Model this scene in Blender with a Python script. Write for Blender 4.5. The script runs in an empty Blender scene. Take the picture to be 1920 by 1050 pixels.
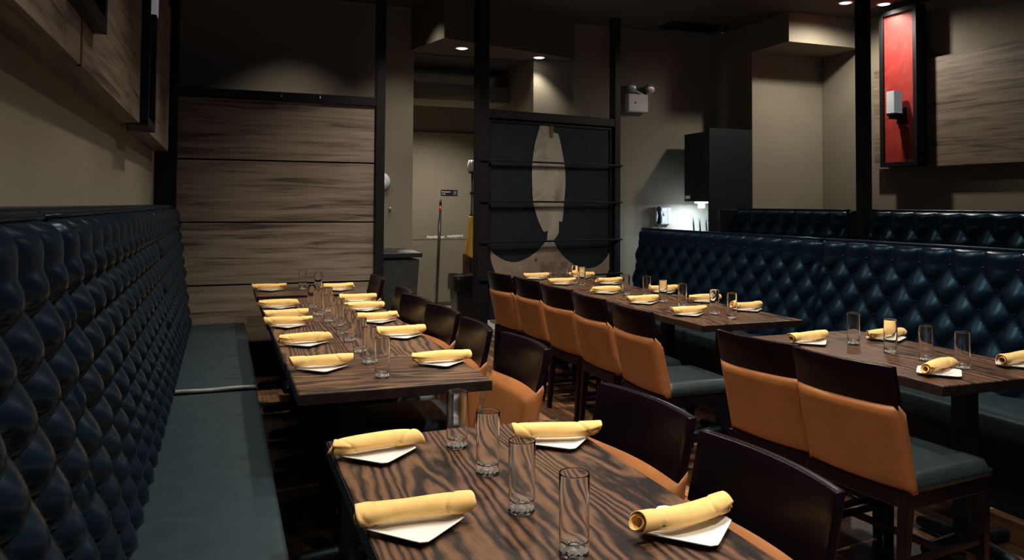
import bpy, bmesh, math, random
from mathutils import Vector, Matrix, noise
from math import sin, cos, pi, radians

scene = bpy.context.scene
COL = scene.collection
random.seed(7)

# ------------------------------------------------------------------ camera
F, YAW, PITCH, ROLL, CY, EYE = 1458.2, 0.3573, 0.0327, 0.0063, 337.9, 1.45
fwd = Vector((sin(YAW) * cos(PITCH), cos(YAW) * cos(PITCH), sin(PITCH)))
rgt = Vector((cos(YAW), -sin(YAW), 0))
upv = rgt.cross(fwd)
r2 = cos(ROLL) * rgt + sin(ROLL) * upv
u2 = -sin(ROLL) * rgt + cos(ROLL) * upv
cam = bpy.data.cameras.new('camera')
camo = bpy.data.objects.new('camera', cam)
COL.objects.link(camo)
camo.matrix_world = Matrix(((r2.x, u2.x, -fwd.x, 0), (r2.y, u2.y, -fwd.y, 0), (r2.z, u2.z, -fwd.z, EYE), (0, 0, 0, 1)))
cam.sensor_fit = 'HORIZONTAL'
cam.sensor_width = 36
cam.lens = F / 1920 * 36
cam.shift_y = -(525 - CY) / 1920
cam.clip_start = 0.02
scene.camera = camo

# ------------------------------------------------------------------ light
scene.view_settings.view_transform = 'Standard'
scene.view_settings.look = 'None'
scene.view_settings.exposure = 0.22
scene.view_settings.gamma = 1.0
scene.view_settings.use_curve_mapping = False
w = bpy.data.worlds.new('world')
scene.world = w
w.use_nodes = True
bg = w.node_tree.nodes['Background']
bg.inputs[0].default_value = (0.32, 0.58, 1.0, 1)     # blue ambient fill through the open front, tinted to give navy shadows
bg.inputs[1].default_value = 0.11

CEIL = 3.48
WARM = (1.0, 0.91, 0.78)
COOL = (0.86, 0.93, 1.0)


def spot(name, loc, energy, half_deg, col=WARM, blend=0.6, size=0.06, aim=None):
    d = bpy.data.lights.new(name, 'SPOT')
    d.energy = energy
    d.spot_size = radians(2 * half_deg)
    d.spot_blend = blend
    d.shadow_soft_size = size
    d.color = col
    o = bpy.data.objects.new(name, d)
    COL.objects.link(o)
    o.location = loc
    if aim is not None:
        o.rotation_euler = (Vector(aim) - Vector(loc)).to_track_quat('-Z', 'Y').to_euler()
    return o


def area(name, loc, energy, sx, sy, col, aim):
    d = bpy.data.lights.new(name, 'AREA')
    d.shape = 'RECTANGLE'
    d.size, d.size_y = sx, sy
    d.energy = energy
    d.color = col
    o = bpy.data.objects.new(name, d)
    COL.objects.link(o)
    o.location = loc
    o.rotation_euler = (Vector(aim) - Vector(loc)).to_track_quat('-Z', 'Y').to_euler()
    return o


# ceiling downlights over the aisle and the two table rows (recessed in the ceiling, outside the photo)
for y in (0.4, 2.2, 4.0, 5.8):
    spot('aisle_light', (1.65, y, CEIL - 0.02), 225, 60, WARM, 1.0)
for y in (1.5, 3.3, 5.1):
    spot('table_light', (0.68, y, CEIL - 0.02), 140, 48, WARM, 1.0)
for y in (2.4, 4.2, 5.9):
    spot('table_light', (2.98, y, CEIL - 0.02), 140, 58, WARM, 1.0)
for y in (1.9, 3.5):
    spot('booth_fill', (5.25, y, CEIL - 0.02), 80, 56, WARM, 1.0)  # unseen fill lamps added to brighten the booths and right wall
# wall washers near the back wall
spot('washer', (0.62, 7.12, CEIL - 0.02), 60, 50, WARM, 1.0)
spot('washer', (1.66, 7.15, CEIL - 0.02), 60, 46, WARM, 0.9)
spot('washer', (4.5, 6.7, CEIL - 0.02), 60, 40, WARM, 1.0)


# ------------------------------------------------------------------ materials
def new_mat(name):
    m = bpy.data.materials.new(name)
    m.use_nodes = True
    nt = m.node_tree
    b = nt.nodes['Principled BSDF']
    return m, nt, b


def N(nt, kind, **kw):
    n = nt.nodes.new(kind)
    for k, v in kw.items():
        setattr(n, k, v)
    return n


def ramp(nt, fac, stops):
    r = N(nt, 'ShaderNodeValToRGB')
    while len(r.color_ramp.elements) > 1:
        r.color_ramp.elements.remove(r.color_ramp.elements[-1])
    r.color_ramp.elements[0].position = stops[0][0]
    r.color_ramp.elements[0].color = (*stops[0][1], 1)
    for p, c in stops[1:]:
        e = r.color_ramp.elements.new(p)
        e.color = (*c, 1)
    nt.links.new(fac, r.inputs[0])
    return r.outputs[0]


def coords(nt, scale=(1, 1, 1), rot=(0, 0, 0), loc=(0, 0, 0), kind='Object'):
    t = N(nt, 'ShaderNodeTexCoord')
    mp = N(nt, 'ShaderNodeMapping')
    mp.inputs['Scale'].default_value = scale
    mp.inputs['Rotation'].default_value = rot
    mp.inputs['Location'].default_value = loc
    nt.links.new(t.outputs[kind], mp.inputs[0])
    return mp.outputs[0]


def noise_tex(nt, vec, scale, detail=3, rough=0.5, dist=0.0):
    n = N(nt, 'ShaderNodeTexNoise')
    n.inputs['Scale'].default_value = scale
    n.inputs['Detail'].default_value = detail
    n.inputs['Roughness'].default_value = rough
    n.inputs['Distortion'].default_value = dist
    nt.links.new(vec, n.inputs['Vector'])
    return n.outputs['Fac']


def bump(nt, b, height, strength=0.2, dist=0.01):
    n = N(nt, 'ShaderNodeBump')
    n.inputs['Strength'].default_value = strength
    n.inputs['Distance'].default_value = dist
    nt.links.new(height, n.inputs['Height'])
    nt.links.new(n.outputs[0], b.inputs['Normal'])


def plain(name, col, rough=0.5, metal=0.0, var=0.12, scale=12.0, spec=0.5, bmp=0.0, coat=0.0, tint=None):
    m, nt, b = new_mat(name)
    v = coords(nt)
    f = noise_tex(nt, v, scale, 4)
    lo = tuple(c * (1 - var) for c in col)
    hi = tuple(min(1, c * (1 + var)) for c in col)
    nt.links.new(ramp(nt, f, [(0.3, lo), (0.7, hi)]), b.inputs['Base Color'])
    b.inputs['Roughness'].default_value = rough
    b.inputs['Metallic'].default_value = metal
    b.inputs['Specular IOR Level'].default_value = spec
    b.inputs['Coat Weight'].default_value = coat
    if tint:
        b.inputs['Specular Tint'].default_value = (*tint, 1)
    if bmp:
        f2 = noise_tex(nt, v, scale * 12, 3)
        bump(nt, b, f2, bmp, 0.003)
    return m


def emit(name, col, strength):
    m, nt, b = new_mat(name)
    b.inputs['Base Color'].default_value = (*[min(1, c) for c in col], 1)
    b.inputs['Emission Color'].default_value = (*col, 1)
    b.inputs['Emission Strength'].default_value = strength
    return m


def table_wood(name, along='Y', shift=0.0):
    """dark stained ash with cathedral grain, streaks running along the given axis"""
    m, nt, b = new_mat(name)
    s = (1.0, 0.13, 1.0) if along == 'Y' else (0.13, 1.0, 1.0)
    v = coords(nt, s, loc=(shift, shift * 0.7, 0))
    warp = noise_tex(nt, v, 2.4, 3, 0.48, 0.3)
    jit = noise_tex(nt, coords(nt, (1, 0.35, 1) if along == 'Y' else (0.35, 1, 1)), 26, 2)
    sx = N(nt, 'ShaderNodeSeparateXYZ')
    nt.links.new(v, sx.inputs[0])
    lin = N(nt, 'ShaderNodeMath', operation='MULTIPLY')
    lin.inputs[1].default_value = 30.0
    nt.links.new(sx.outputs[0 if along == 'Y' else 1], lin.inputs[0])
    sc = N(nt, 'ShaderNodeMath', operation='MULTIPLY_ADD')
    sc.inputs[1].default_value = 27.0
    nt.links.new(warp, sc.inputs[0])
    ja = N(nt, 'ShaderNodeMath', operation='MULTIPLY_ADD')
    ja.inputs[1].default_value = 1.1
    nt.links.new(jit, ja.inputs[0])
    nt.links.new(lin.outputs[0], ja.inputs[2])
    nt.links.new(ja.outputs[0], sc.inputs[2])
    fr = N(nt, 'ShaderNodeMath', operation='PINGPONG')
    fr.inputs[1].default_value = 0.5
    nt.links.new(sc.outputs[0], fr.inputs[0])
    fine = noise_tex(nt, coords(nt, (1, 0.03, 1) if along == 'Y' else (0.03, 1, 1)), 170, 3, 0.6)
    broad = noise_tex(nt, coords(nt, (1, 0.3, 1) if along == 'Y' else (0.3, 1, 1), loc=(shift, 0, 0)), 5, 2)
    mix = N(nt, 'ShaderNodeMath', operation='MULTIPLY_ADD')
    mix.inputs[1].default_value = 0.45
    nt.links.new(fine, mix.inputs[0])
    nt.links.new(fr.outputs[0], mix.inputs[2])
    m2 = N(nt, 'ShaderNodeMath', operation='MULTIPLY_ADD')
    m2.inputs[1].default_value = 0.28
    nt.links.new(broad, m2.inputs[0])
    nt.links.new(mix.outputs[0], m2.inputs[2])
    mix = m2
    c = ramp(nt, mix.outputs[0], [(0.38, (0.006, 0.0034, 0.003)), (0.50, (0.022, 0.011, 0.007)), (0.60, (0.066, 0.033, 0.019)), (0.86, (0.132, 0.064, 0.032))])
    nt.links.new(c, b.inputs['Base Color'])
    b.inputs['Roughness'].default_value = 0.40
    b.inputs['Specular IOR Level'].default_value = 0.3
    bump(nt, b, mix.outputs[0], 0.06, 0.002)
    return m


def clad_wood(name, axis='X'):
    """grey brown laminate with horizontal wavy streaks"""
    m, nt, b = new_mat(name)
    s = (0.055, 1, 1) if axis == 'X' else (1, 0.055, 1)
    f1 = noise_tex(nt, coords(nt, s), 26, 3, 0.55, 0.7)
    s2 = (0.022, 1, 1) if axis == 'X' else (1, 0.022, 1)
    f2 = noise_tex(nt, coords(nt, s2), 75, 3, 0.6, 0.4)
    f3 = noise_tex(nt, coords(nt, s), 5, 2, 0.5)
    mx0 = N(nt, 'ShaderNodeMath', operation='MULTIPLY_ADD')
    mx0.inputs[1].default_value = 0.35
    nt.links.new(f2, mx0.inputs[0])
    nt.links.new(f1, mx0.inputs[2])
    mx = N(nt, 'ShaderNodeMath', operation='MULTIPLY_ADD')
    mx.inputs[1].default_value = 0.30
    nt.links.new(f3, mx.inputs[0])
    nt.links.new(mx0.outputs[0], mx.inputs[2])
    c = ramp(nt, mx.outputs[0], [(0.62, (0.055, 0.040, 0.030)), (0.71, (0.130, 0.096, 0.071)), (0.80, (0.195, 0.150, 0.112)), (1.0, (0.265, 0.215, 0.162))])
    nt.links.new(c, b.inputs['Base Color'])
    b.inputs['Roughness'].default_value = 0.5
    return m


def floor_mat():
    m, nt, b = new_mat('floor_planks')
    v = coords(nt, rot=(0, 0, pi / 2))
    br = N(nt, 'ShaderNodeTexBrick')
    br.inputs['Scale'].default_value = 1.0
    br.inputs['Brick Width'].default_value = 0.55
    br.inputs['Row Height'].default_value = 0.085
    br.inputs['Mortar Size'].default_value = 0.0015
    br.inputs['Color1'].default_value = (0, 0, 0, 1)
    br.inputs['Color2'].default_value = (1, 1, 1, 1)
    br.inputs['Mortar'].default_value = (0, 0, 0, 1)
    nt.links.new(v, br.inputs['Vector'])
    g = noise_tex(nt, coords(nt, (1, 0.07, 1)), 40, 4, 0.65, 0.5)
    mx = N(nt, 'ShaderNodeMix', data_type='FLOAT')
    mx.inputs['Factor'].default_value = 0.55
    nt.links.new(br.outputs['Color'], mx.inputs[2])
    nt.links.new(g, mx.inputs[3])
    c = ramp(nt, mx.outputs[0], [(0.20, (0.012, 0.006, 0.004)), (0.40, (0.060, 0.027, 0.013)), (0.56, (0.155, 0.072, 0.032)), (0.78, (0.38, 0.205, 0.10))])
    nt.links.new(c, b.inputs['Base Color'])
    b.inputs['Roughness'].default_value = 0.33
    return m


def napkin_mat():
    m, nt, b = new_mat('yellow_linen')
    f = noise_tex(nt, coords(nt), 30, 4)
    nt.links.new(ramp(nt, f, [(0.3, (0.82, 0.49, 0.155)), (0.7, (0.88, 0.56, 0.20))]), b.inputs['Base Color'])
    b.inputs['Roughness'].default_value = 0.9
    b.inputs['Sheen Weight'].default_value = 0.2
    wv = noise_tex(nt, coords(nt), 420, 2)
    bump(nt, b, wv, 0.15, 0.001)
    return m


def glass_mat():
    m, nt, b = new_mat('clear_glass')
    v = noise_tex(nt, coords(nt), 5, 1)
    nt.links.new(ramp(nt, v, [(0, (0.99, 0.998, 0.995)), (1, (1, 1, 1))]), b.inputs['Base Color'])
    b.inputs['Transmission Weight'].default_value = 1.0
    b.inputs['Roughness'].default_value = 0.0
    b.inputs['IOR'].default_value = 1.27
    return m


def red_mat():
    m, nt, b = new_mat('red_plaster')
    f = noise_tex(nt, coords(nt), 7, 6, 0.65, 0.8)
    nt.links.new(ramp(nt, f, [(0.35, (0.26, 0.012, 0.010)), (0.55, (0.33, 0.022, 0.016)), (0.75, (0.37, 0.075, 0.045))]), b.inputs['Base Color'])
    b.inputs['Roughness'].default_value = 0.6
    return m


def hide_mat():
    m, nt, b = new_mat('mottled_plate')
    v = coords(nt)
    f = noise_tex(nt, v, 3.0, 5, 0.6, 0.8)
    base = ramp(nt, f, [(0.30, (0.10, 0.075, 0.06)), (0.48, (0.30, 0.27, 0.22)), (0.62, (0.34, 0.32, 0.27)), (0.8, (0.55, 0.54, 0.48))])
    vo = N(nt, 'ShaderNodeTexVoronoi')
    vo.inputs['Scale'].default_value = 6.0
    nt.links.new(v, vo.inputs['Vector'])
    sp = ramp(nt, vo.outputs['Distance'], [(0.10, (1, 1, 1)), (0.16, (0, 0, 0))])
    lo = N(nt, 'ShaderNodeSeparateXYZ')
    nt.links.new(v, lo.inputs[0])
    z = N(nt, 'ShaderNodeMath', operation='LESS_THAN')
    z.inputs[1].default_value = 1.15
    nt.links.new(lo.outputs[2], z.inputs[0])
    k = N(nt, 'ShaderNodeMath', operation='MULTIPLY')
    nt.links.new(sp, k.inputs[0])
    nt.links.new(z.outputs[0], k.inputs[1])
    mx = N(nt, 'ShaderNodeMix', data_type='RGBA')
    nt.links.new(k.outputs[0], mx.inputs['Factor'])
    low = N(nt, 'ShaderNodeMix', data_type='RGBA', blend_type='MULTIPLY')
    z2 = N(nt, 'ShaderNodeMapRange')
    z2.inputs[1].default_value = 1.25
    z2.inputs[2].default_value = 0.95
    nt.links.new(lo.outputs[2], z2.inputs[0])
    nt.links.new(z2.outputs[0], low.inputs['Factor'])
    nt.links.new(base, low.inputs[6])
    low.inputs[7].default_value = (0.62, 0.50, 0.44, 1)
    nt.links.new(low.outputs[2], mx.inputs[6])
    mx.inputs[7].default_value = (0.055, 0.03, 0.03, 1)
    nt.links.new(mx.outputs[2], b.inputs['Base Color'])
    b.inputs['Roughness'].default_value = 0.45
    return m


M = dict(
    wall=plain('taupe_paint', (0.225, 0.200, 0.150), 0.75, var=0.05, scale=3, spec=0.3),
    ceil=plain('dark_ceiling_paint', (0.075, 0.07, 0.065), 0.8, var=0.05, scale=3, spec=0.2),
    soffit=plain('soffit_shaded_paint', (0.105, 0.095, 0.073), 0.75, var=0.05, scale=3, spec=0.2),  # wall paint darkened to carry the shade on the soffit
    floor=floor_mat(),
    leather=plain('dark_green_leather', (0.0028, 0.0075, 0.0140), 0.30, var=0.15, scale=20, bmp=0.05, spec=0.26, tint=(0.25, 0.66, 1.0)),
    seat=plain('dark_seat_vinyl', (0.014, 0.024, 0.029), 0.45, var=0.12, scale=14, bmp=0.04, spec=0.26, tint=(0.6, 0.9, 1.0)),
    chairseat=plain('chair_seat_leather', (0.011, 0.018, 0.021), 0.38, var=0.12, scale=14, bmp=0.04, spec=0.35),
    black=plain('black_base', (0.0022, 0.0028, 0.0062), 0.5, var=0.1, spec=0.35, tint=(0.6, 0.85, 1.0)),
    frame=plain('dark_brown_frame', (0.0055, 0.0045, 0.0062), 0.5, var=0.2, scale=30, spec=0.3),
    seam_highlight=plain('seam_highlight_grey', (0.16, 0.16, 0.155), 0.4, var=0.2, scale=20),  # pale grey that stands in for a glint of light
    edge=plain('shaded_edge_wood', (0.014, 0.0085, 0.0075), 0.45, var=0.4, scale=25, spec=0.25),  # wood tone darkened to put shade on the tabletop edges
    chairwood=plain('espresso_lacquer', (0.0060, 0.0024, 0.0045), 0.28, var=0.3, scale=9, spec=0.15),
    orange=plain('tan_orange_leather', (0.34, 0.125, 0.036), 0.45, var=0.1, scale=10, bmp=0.05),
    clad_x=clad_wood('grey_oak_laminate', 'X'),
    clad_y=clad_wood('grey_oak_laminate_side', 'Y'),
    napkin=napkin_mat(),
    plate=plain('white_porcelain', (0.80, 0.80, 0.78), 0.18, var=0.02, scale=6),
    glass=glass_mat(),
    sparkle=plain('base_sparkle_white', (0.85, 0.87, 0.88), 0.15, var=0.02, spec=0.8),  # white that stands for light sparkling in the tumbler base
    red=red_mat(),
    hide=hide_mat(),
    screen=plain('dark_screen_board', (0.0045, 0.0085, 0.0135), 0.6, var=0.3, scale=20, spec=0.25),
    white=plain('white_plastic', (0.72, 0.72, 0.70), 0.4, var=0.03),
    grey=plain('grey_plastic', (0.25, 0.28, 0.32), 0.4, var=0.05),
    beige=plain('painted_metal', (0.30, 0.28, 0.24), 0.5, var=0.05),
    plastic=plain('black_plastic', (0.012, 0.013, 0.016), 0.35, var=0.1),
    binplast=plain('dark_grey_plastic', (0.03, 0.036, 0.036), 0.4, var=0.15),
    bag=plain('bin_liner', (0.006, 0.006, 0.008), 0.25, var=0.2, bmp=0.4),
    redplast=plain('red_plastic', (0.45, 0.03, 0.02), 0.4),
    chrome=plain('chrome', (0.7, 0.7, 0.7), 0.15, metal=1.0, var=0.03),
    cab=plain('dark_cabinet_laminate', (0.0055, 0.0105, 0.0125), 0.5, var=0.15, scale=40, spec=0.25),
    cyellow=plain('yellow_cloth', (0.80, 0.46, 0.10), 0.9, var=0.1, scale=8, bmp=0.2),
    brownwood=plain('brown_wood', (0.13, 0.075, 0.045), 0.6, var=0.2, scale=14),
    tile=plain('pale_floor_tile', (0.55, 0.52, 0.46), 0.3, var=0.05),
    shade=emit('lit_shade', (0.50, 0.54, 0.56), 0.16),
    lamp=emit('lit_lamp', (1.0, 0.95, 0.85), 6.0),
    lampcool=emit('lit_strip', (0.85, 0.93, 1.0), 8.0),
    bluelit=emit('lit_display', (0.35, 0.55, 1.0), 0.5),
)
TW = [table_wood('walnut_table_a', 'Y', 0.0), table_wood('walnut_table_b', 'X', 3.1), table_wood('walnut_table_c', 'Y', 7.7), table_wood('walnut_table_d', 'X', 5.2), table_wood('walnut_table_e', 'Y', 11.3)]


# ------------------------------------------------------------------ mesh helpers
class MB:
    def __init__(self):
        self.bm = bmesh.new()

    def box(self, x0, x1, y0, y1, z0, z1):
        v = [self.bm.verts.new(p) for p in ((x0, y0, z0), (x1, y0, z0), (x1, y1, z0), (x0, y1, z0), (x0, y0, z1), (x1, y0, z1), (x1, y1, z1), (x0, y1, z1))]
        for f in ((3, 2, 1, 0), (4, 5, 6, 7), (0, 1, 5, 4), (1, 2, 6, 5), (2, 3, 7, 6), (3, 0, 4, 7)):
            self.bm.faces.new([v[i] for i in f])
        return self

    def frustum(self, c0, s0, c1, s1):
        """square bar from rect centre c0 half-size s0 to c1 / s1"""
        v = []
        for c, s in ((c0, s0), (c1, s1)):
            for dx, dy in ((-1, -1), (1, -1), (1, 1), (-1, 1)):
                v.append(self.bm.verts.new((c[0] + dx * s[0], c[1] + dy * s[1], c[2])))
        for f in ((3, 2, 1, 0), (4, 5, 6, 7), (0, 1, 5, 4), (1, 2, 6, 5), (2, 3, 7, 6), (3, 0, 4, 7)):
            self.bm.faces.new([v[i] for i in f])
        return self

    def grid(self, fn, nu, nv, close_u=False):
        vs = [[self.bm.verts.new(fn(i / nu, j / nv)) for j in range(nv + 1)] for i in range(nu if close_u else nu + 1)]
        n = len(vs)
        for i in range(nu):
            for j in range(nv):
                a, b = vs[i], vs[(i + 1) % n]
                self.bm.faces.new((a[j], b[j], b[j + 1], a[j + 1]))
        return vs

    def lathe(self, prof, n=24, c=(0, 0, 0)):
        rings = []
        for r, z in prof:
            if r < 1e-6:
                rings.append([self.bm.verts.new((c[0], c[1], c[2] + z))])
            else:
                rings.append([self.bm.verts.new((c[0] + r * cos(2 * pi * k / n), c[1] + r * sin(2 * pi * k / n), c[2] + z)) for k in range(n)])
        for a, b in zip(rings, rings[1:]):
            for k in range(n):
                k2 = (k + 1) % n
                if len(a) == 1 and len(b) == 1:
                    continue
                if len(a) == 1:
                    self.bm.faces.new((a[0], b[k2], b[k]))
                elif len(b) == 1:
                    self.bm.faces.new((a[k], a[k2], b[0]))
                else:
                    self.bm.faces.new((a[k], a[k2], b[k2], b[k]))
        return self

    def tube(self, pts, r, n=10):
        pts = [Vector(p) for p in pts]
        rs = r if isinstance(r, (list, tuple)) else [r] * len(pts)
        rings = []
        for i, p in enumerate(pts):
            d = (pts[min(i + 1, len(pts) - 1)] - pts[max(i - 1, 0)]).normalized()
            a = d.orthogonal().normalized() if i == 0 else (a - d * a.dot(d)).normalized()
            b = d.cross(a)
            rings.append([self.bm.verts.new(p + rs[i] * (cos(2 * pi * k / n) * a + sin(2 * pi * k / n) * b)) for k in range(n)])
        for a_, b_ in zip(rings, rings[1:]):
            for k in range(n):
                self.bm.faces.new((a_[k], a_[(k + 1) % n], b_[(k + 1) % n], b_[k]))
        self.bm.faces.new(rings[0][::-1])
        self.bm.faces.new(rings[-1])
        return self

    def prism(self, poly, fn, t0, t1):
        """extrude a 2D polygon; fn(u, v, t) -> point"""
        a = [self.bm.verts.new(fn(u, v, t0)) for u, v in poly]
        b = [self.bm.verts.new(fn(u, v, t1)) for u, v in poly]
        n = len(poly)
        self.bm.faces.new(a[::-1])
        self.bm.faces.new(b)
        for k in range(n):
            self.bm.faces.new((a[k], a[(k + 1) % n], b[(k + 1) % n], b[k]))
        return self

    def slab(self, fo, fi, nu, nv):
        """closed shell between an outer and an inner grid function"""
        A = self.grid(fo, nu, nv)
        B = self.grid(fi, nu, nv)
        for i in range(nu):
            self.bm.faces.new((A[i][0], B[i][0], B[i + 1][0], A[i + 1][0]))
            self.bm.faces.new((A[i][nv], A[i + 1][nv], B[i + 1][nv], B[i][nv]))
        for j in range(nv):
            self.bm.faces.new((A[0][j], A[0][j + 1], B[0][j + 1], B[0][j]))
            self.bm.faces.new((A[nu][j], B[nu][j], B[nu][j + 1], A[nu][j + 1]))
        return self

    def build(self, name, mat, parent=None, smooth=False, bevel=0.0, seg=2, loc=None, ang=35):
        bmesh.ops.recalc_face_normals(self.bm, faces=self.bm.faces[:])
        me = bpy.data.meshes.new(name)
        self.bm.to_mesh(me)
        self.bm.free()
        me.materials.append(mat)
        if smooth:
            for p in me.polygons:
                p.use_smooth = True
        o = bpy.data.objects.new(name, me)
        COL.objects.link(o)
        if parent is not None:
            o.parent = parent
        if loc is not None:
            o.location = loc
        if bevel:
            md = o.modifiers.new('bevel', 'BEVEL')
            md.width = bevel
            md.segments = seg
            md.limit_method = 'ANGLE'
            md.angle_limit = radians(ang)
            md.harden_normals = False
            for p in me.polygons:
                p.use_smooth = True
            if not smooth:
                for p in me.polygons:
                    p.use_smooth = False
        return o


def box(name, mat, x0, x1, y0, y1, z0, z1, parent=None, bevel=0.0, smooth=False):
    return MB().box(x0, x1, y0, y1, z0, z1).build(name, mat, parent, smooth, bevel)


def thing(name, label, cat, loc=(0, 0, 0), rz=0.0, group=None):
    o = bpy.data.objects.new(name, None)
    COL.objects.link(o)
    o.location = loc
    o.rotation_euler = (0, 0, rz)
    o.empty_display_size = 0.1
    o['label'] = label
    o['category'] = cat
    if group:
        o['group'] = group
    return o


def tag(o, label, cat, group=None):
    o['label'] = label
    o['category'] = cat
    if group:
        o['group'] = group
    return o


def struct(o, label=None, cat=None):
    o['kind'] = 'structure'
    if label:
        o['label'] = label
    if cat:
        o['category'] = cat
    return o


def dup(root, loc, rz, label, group=None):
    r = root.copy()
    COL.objects.link(r)
    r.location = loc
    r.rotation_euler = (0, 0, rz)
    r['label'] = label
    if group:
        r['group'] = group
    for ch in list(root.children):
        c = ch.copy()
        COL.objects.link(c)
        c.parent = r
        for g in list(ch.children):
            d = g.copy()
            COL.objects.link(d)
            d.parent = c
    return r


# ------------------------------------------------------------------ room shell
XL, XR, YB, YF = -0.51, 6.45, 7.80, -2.6
struct(box('floor', M['floor'], XL, XR, YF, 8.3, -0.1, 0.0), 'dark mixed-tone wood plank floor', 'floor')
struct(box('floor_corridor', M['tile'], 1.2, 4.4, 8.3, 11.0, -0.1, 0.0), 'pale tiled floor of the service corridor', 'floor')
struct(box('ceiling', M['ceil'], XL - 0.1, XR + 0.1, YF, 11.0, CEIL, CEIL + 0.1), 'dark painted ceiling', 'ceiling')
struct(box('wall_left', M['wall'], XL - 0.1, XL, YF, 8.0, 0, CEIL), 'taupe wall above the left banquette', 'wall')
struct(box('wall_right', M['wall'], XR, XR + 0.1, YF, 8.0, 0, CEIL), 'taupe wall behind the right booth', 'wall')
struct(box('wall_back', M['wall'], XL, 1.827, YB, YB + 0.12, 0, CEIL), 'taupe back wall and pillar left of the corridor', 'wall')
struct(box('wall_back_right', M['wall'], 3.154, 5.48, YB, YB + 0.12, 0, CEIL), 'taupe back wall right of the corridor', 'wall')
struct(box('wall_corridor_left', M['wall'], 1.72, 1.827, YB + 0.12, 10.9, 0, 3.04), 'left side wall of the corridor', 'wall')
struct(box('wall_corridor_right', M['wall'], 3.154, 3.26, YB + 0.12, 9.2, 0, 3.04), 'dark right side wall of the corridor', 'wall')
struct(box('wall_corridor_end', M['wall'], 1.2, 4.4, 10.9, 11.0, 0, CEIL), 'taupe wall at the end of the corridor', 'wall')
struct(box('wall_corridor_far', M['wall'], 4.3, 4.4, 9.0, 10.9, 0, 3.04), 'side wall beyond the corridor', 'wall')
struct(box('ceiling_corridor', M['ceil'], 1.72, 4.4, YB + 0.12, 10.9, 3.04, 3.14), 'lower corridor ceiling', 'ceiling')
struct(box('wall_station', M['wall'], 5.48, 5.58, 7.2, YB + 0.1, 0, CEIL), 'return wall beside the service station', 'wall')
struct(box('wall_alcove', M['wall'], 5.48, XR, 7.1, 7.2, 0, CEIL), 'taupe back wall of the right alcove', 'wall')
struct(box('trim_bulkhead', M['wall'], 5.48, XR, 6.5, 7.1, 3.17, CEIL), 'pale bulkhead across the alcove', 'bulkhead')
sof = MB()
poly = [(3.56, 7.61), (1.958, 7.109), (1.80, 7.80), (1.83, 7.95), (3.154, 7.95), (3.49, 7.80)]
sof.prism(poly, lambda u, v, t: (u, v, t), 3.04, CEIL)
struct(sof.build('trim_soffit', M['soffit']), 'angled dropped soffit holding two downlights', 'soffit')
struct(box('trim_air_duct', M['wall'], 1.827, 3.154, 8.55, 9.15, 2.65, 2.84, bevel=0.004), 'boxed air duct across the corridor', 'duct')
struct(box('baseboard_back', M['frame'], 1.0, 1.827, YB - 0.015, YB, 0, 0.1), 'dark skirting on the back wall', 'skirting')
# corridor door
struct(box('door_1', M['wall'], 1.95, 3.55, 10.86, 10.9, 0.06, 2.5, bevel=0.004), 'taupe flush door at the end of the corridor', 'door')
d1 = MB()
for x0, x1, z in ((2.76, 3.02, 1.0), (3.06, 3.30, 1.012)):
    pts = []
    for k in range(9):
        t = k / 8
        pts.append((x0 + (x1 - x0) * t, z - 0.018 - 0.012 * random.random()))
    for k in range(8, -1, -1):
        t = k / 8
        pts.append((x0 + (x1 - x0) * t, z + 0.002 + 0.014 * random.random()))
    d1.prism(pts, lambda u, v, t: (u, 10.86 - t, v), 0.0, 0.002)
sc = d1.build('paint_scrape', M['white'], bpy.data.objects['door_1'])
box('kick_plate_seam', M['frame'], 1.95, 3.55, 10.857, 10.862, 0.955, 0.958, bpy.data.objects['door_1'])

# wall cladding on both sides (top and bottom boards)
def cladding(side):
    if side == 'left':
        t = thing('wall_cladding', 'grey wood cladding high on the left wall, over the tall banquette', 'wall panel', (XL, 2, 1.86))
        xs, y0, y1, zs = (0.0, 0.11), -4.0, 4.66, ((0, 0.52), (0.523, 1.12))
    else:
        t = thing('wall_cladding', 'grey wood cladding on the right wall around the red panel', 'wall panel', (XR, 3, 1.85))
        xs, y0, y1, zs = (-0.10, 0.0), -5.0, 3.24, ((0, 0.525), (0.528, 1.04))
    for a, b in zs:
        if side == 'left':
            for p0, p1 in ((y0, 0.36), (0.363, 0.60 - 0.235 + 0.0), (0.835, 2.39), (2.86, y1)):
                if p1 - p0 > 0.1:
                    box('board', M['clad_y'], xs[0], xs[1], p0, p1, a, b, t)
        else:
            box('board', M['clad_y'], xs[0], xs[1], y0, y1, a, b, t)
    if side == 'left':
        box('board', M['clad_y'], xs[0], xs[1], 0.363, 0.832, 0, 0.14, t)
        box('edge_strip', M['brownwood'], xs[1] - 0.01, xs[1] + 0.004, 0.60, 0.63, 0.0, 0.14, t)
    return t


cladding('left')
cladding('right')


# sconce panels (framed boxes on the cladding)
def sconce_panel(loc, d, inner, label, h, wd, flip):
    """d = +1: faces +x, -1: faces -x ; loc = wall point at lower middle"""
    t = thing('framed_wall_panel', label, 'wall panel', loc)
    f = MB()
    x0, x1 = (0, 0.10) if d > 0 else (-0.13, 0)
    ins = 0.075 if d > 0 else 0.025
    fw = 0.045
    for a in ((-wd / 2, -wd / 2 + fw, 0, h), (wd / 2 - fw, wd / 2, 0, h), (-wd / 2 + fw, wd / 2 - fw, 0, fw), (-wd / 2 + fw, wd / 2 - fw, h - fw, h)):
        f.box(x0, x1, *a)
    f.build('frame', M['frame'], t, bevel=0.003)
    xi = (x0, x1 - ins) if d > 0 else (x0 + ins, x1)
    box('inset', inner, xi[0], xi[1], -wd / 2 + fw, wd / 2 - fw, fw, h - fw, t)
    return t


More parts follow.
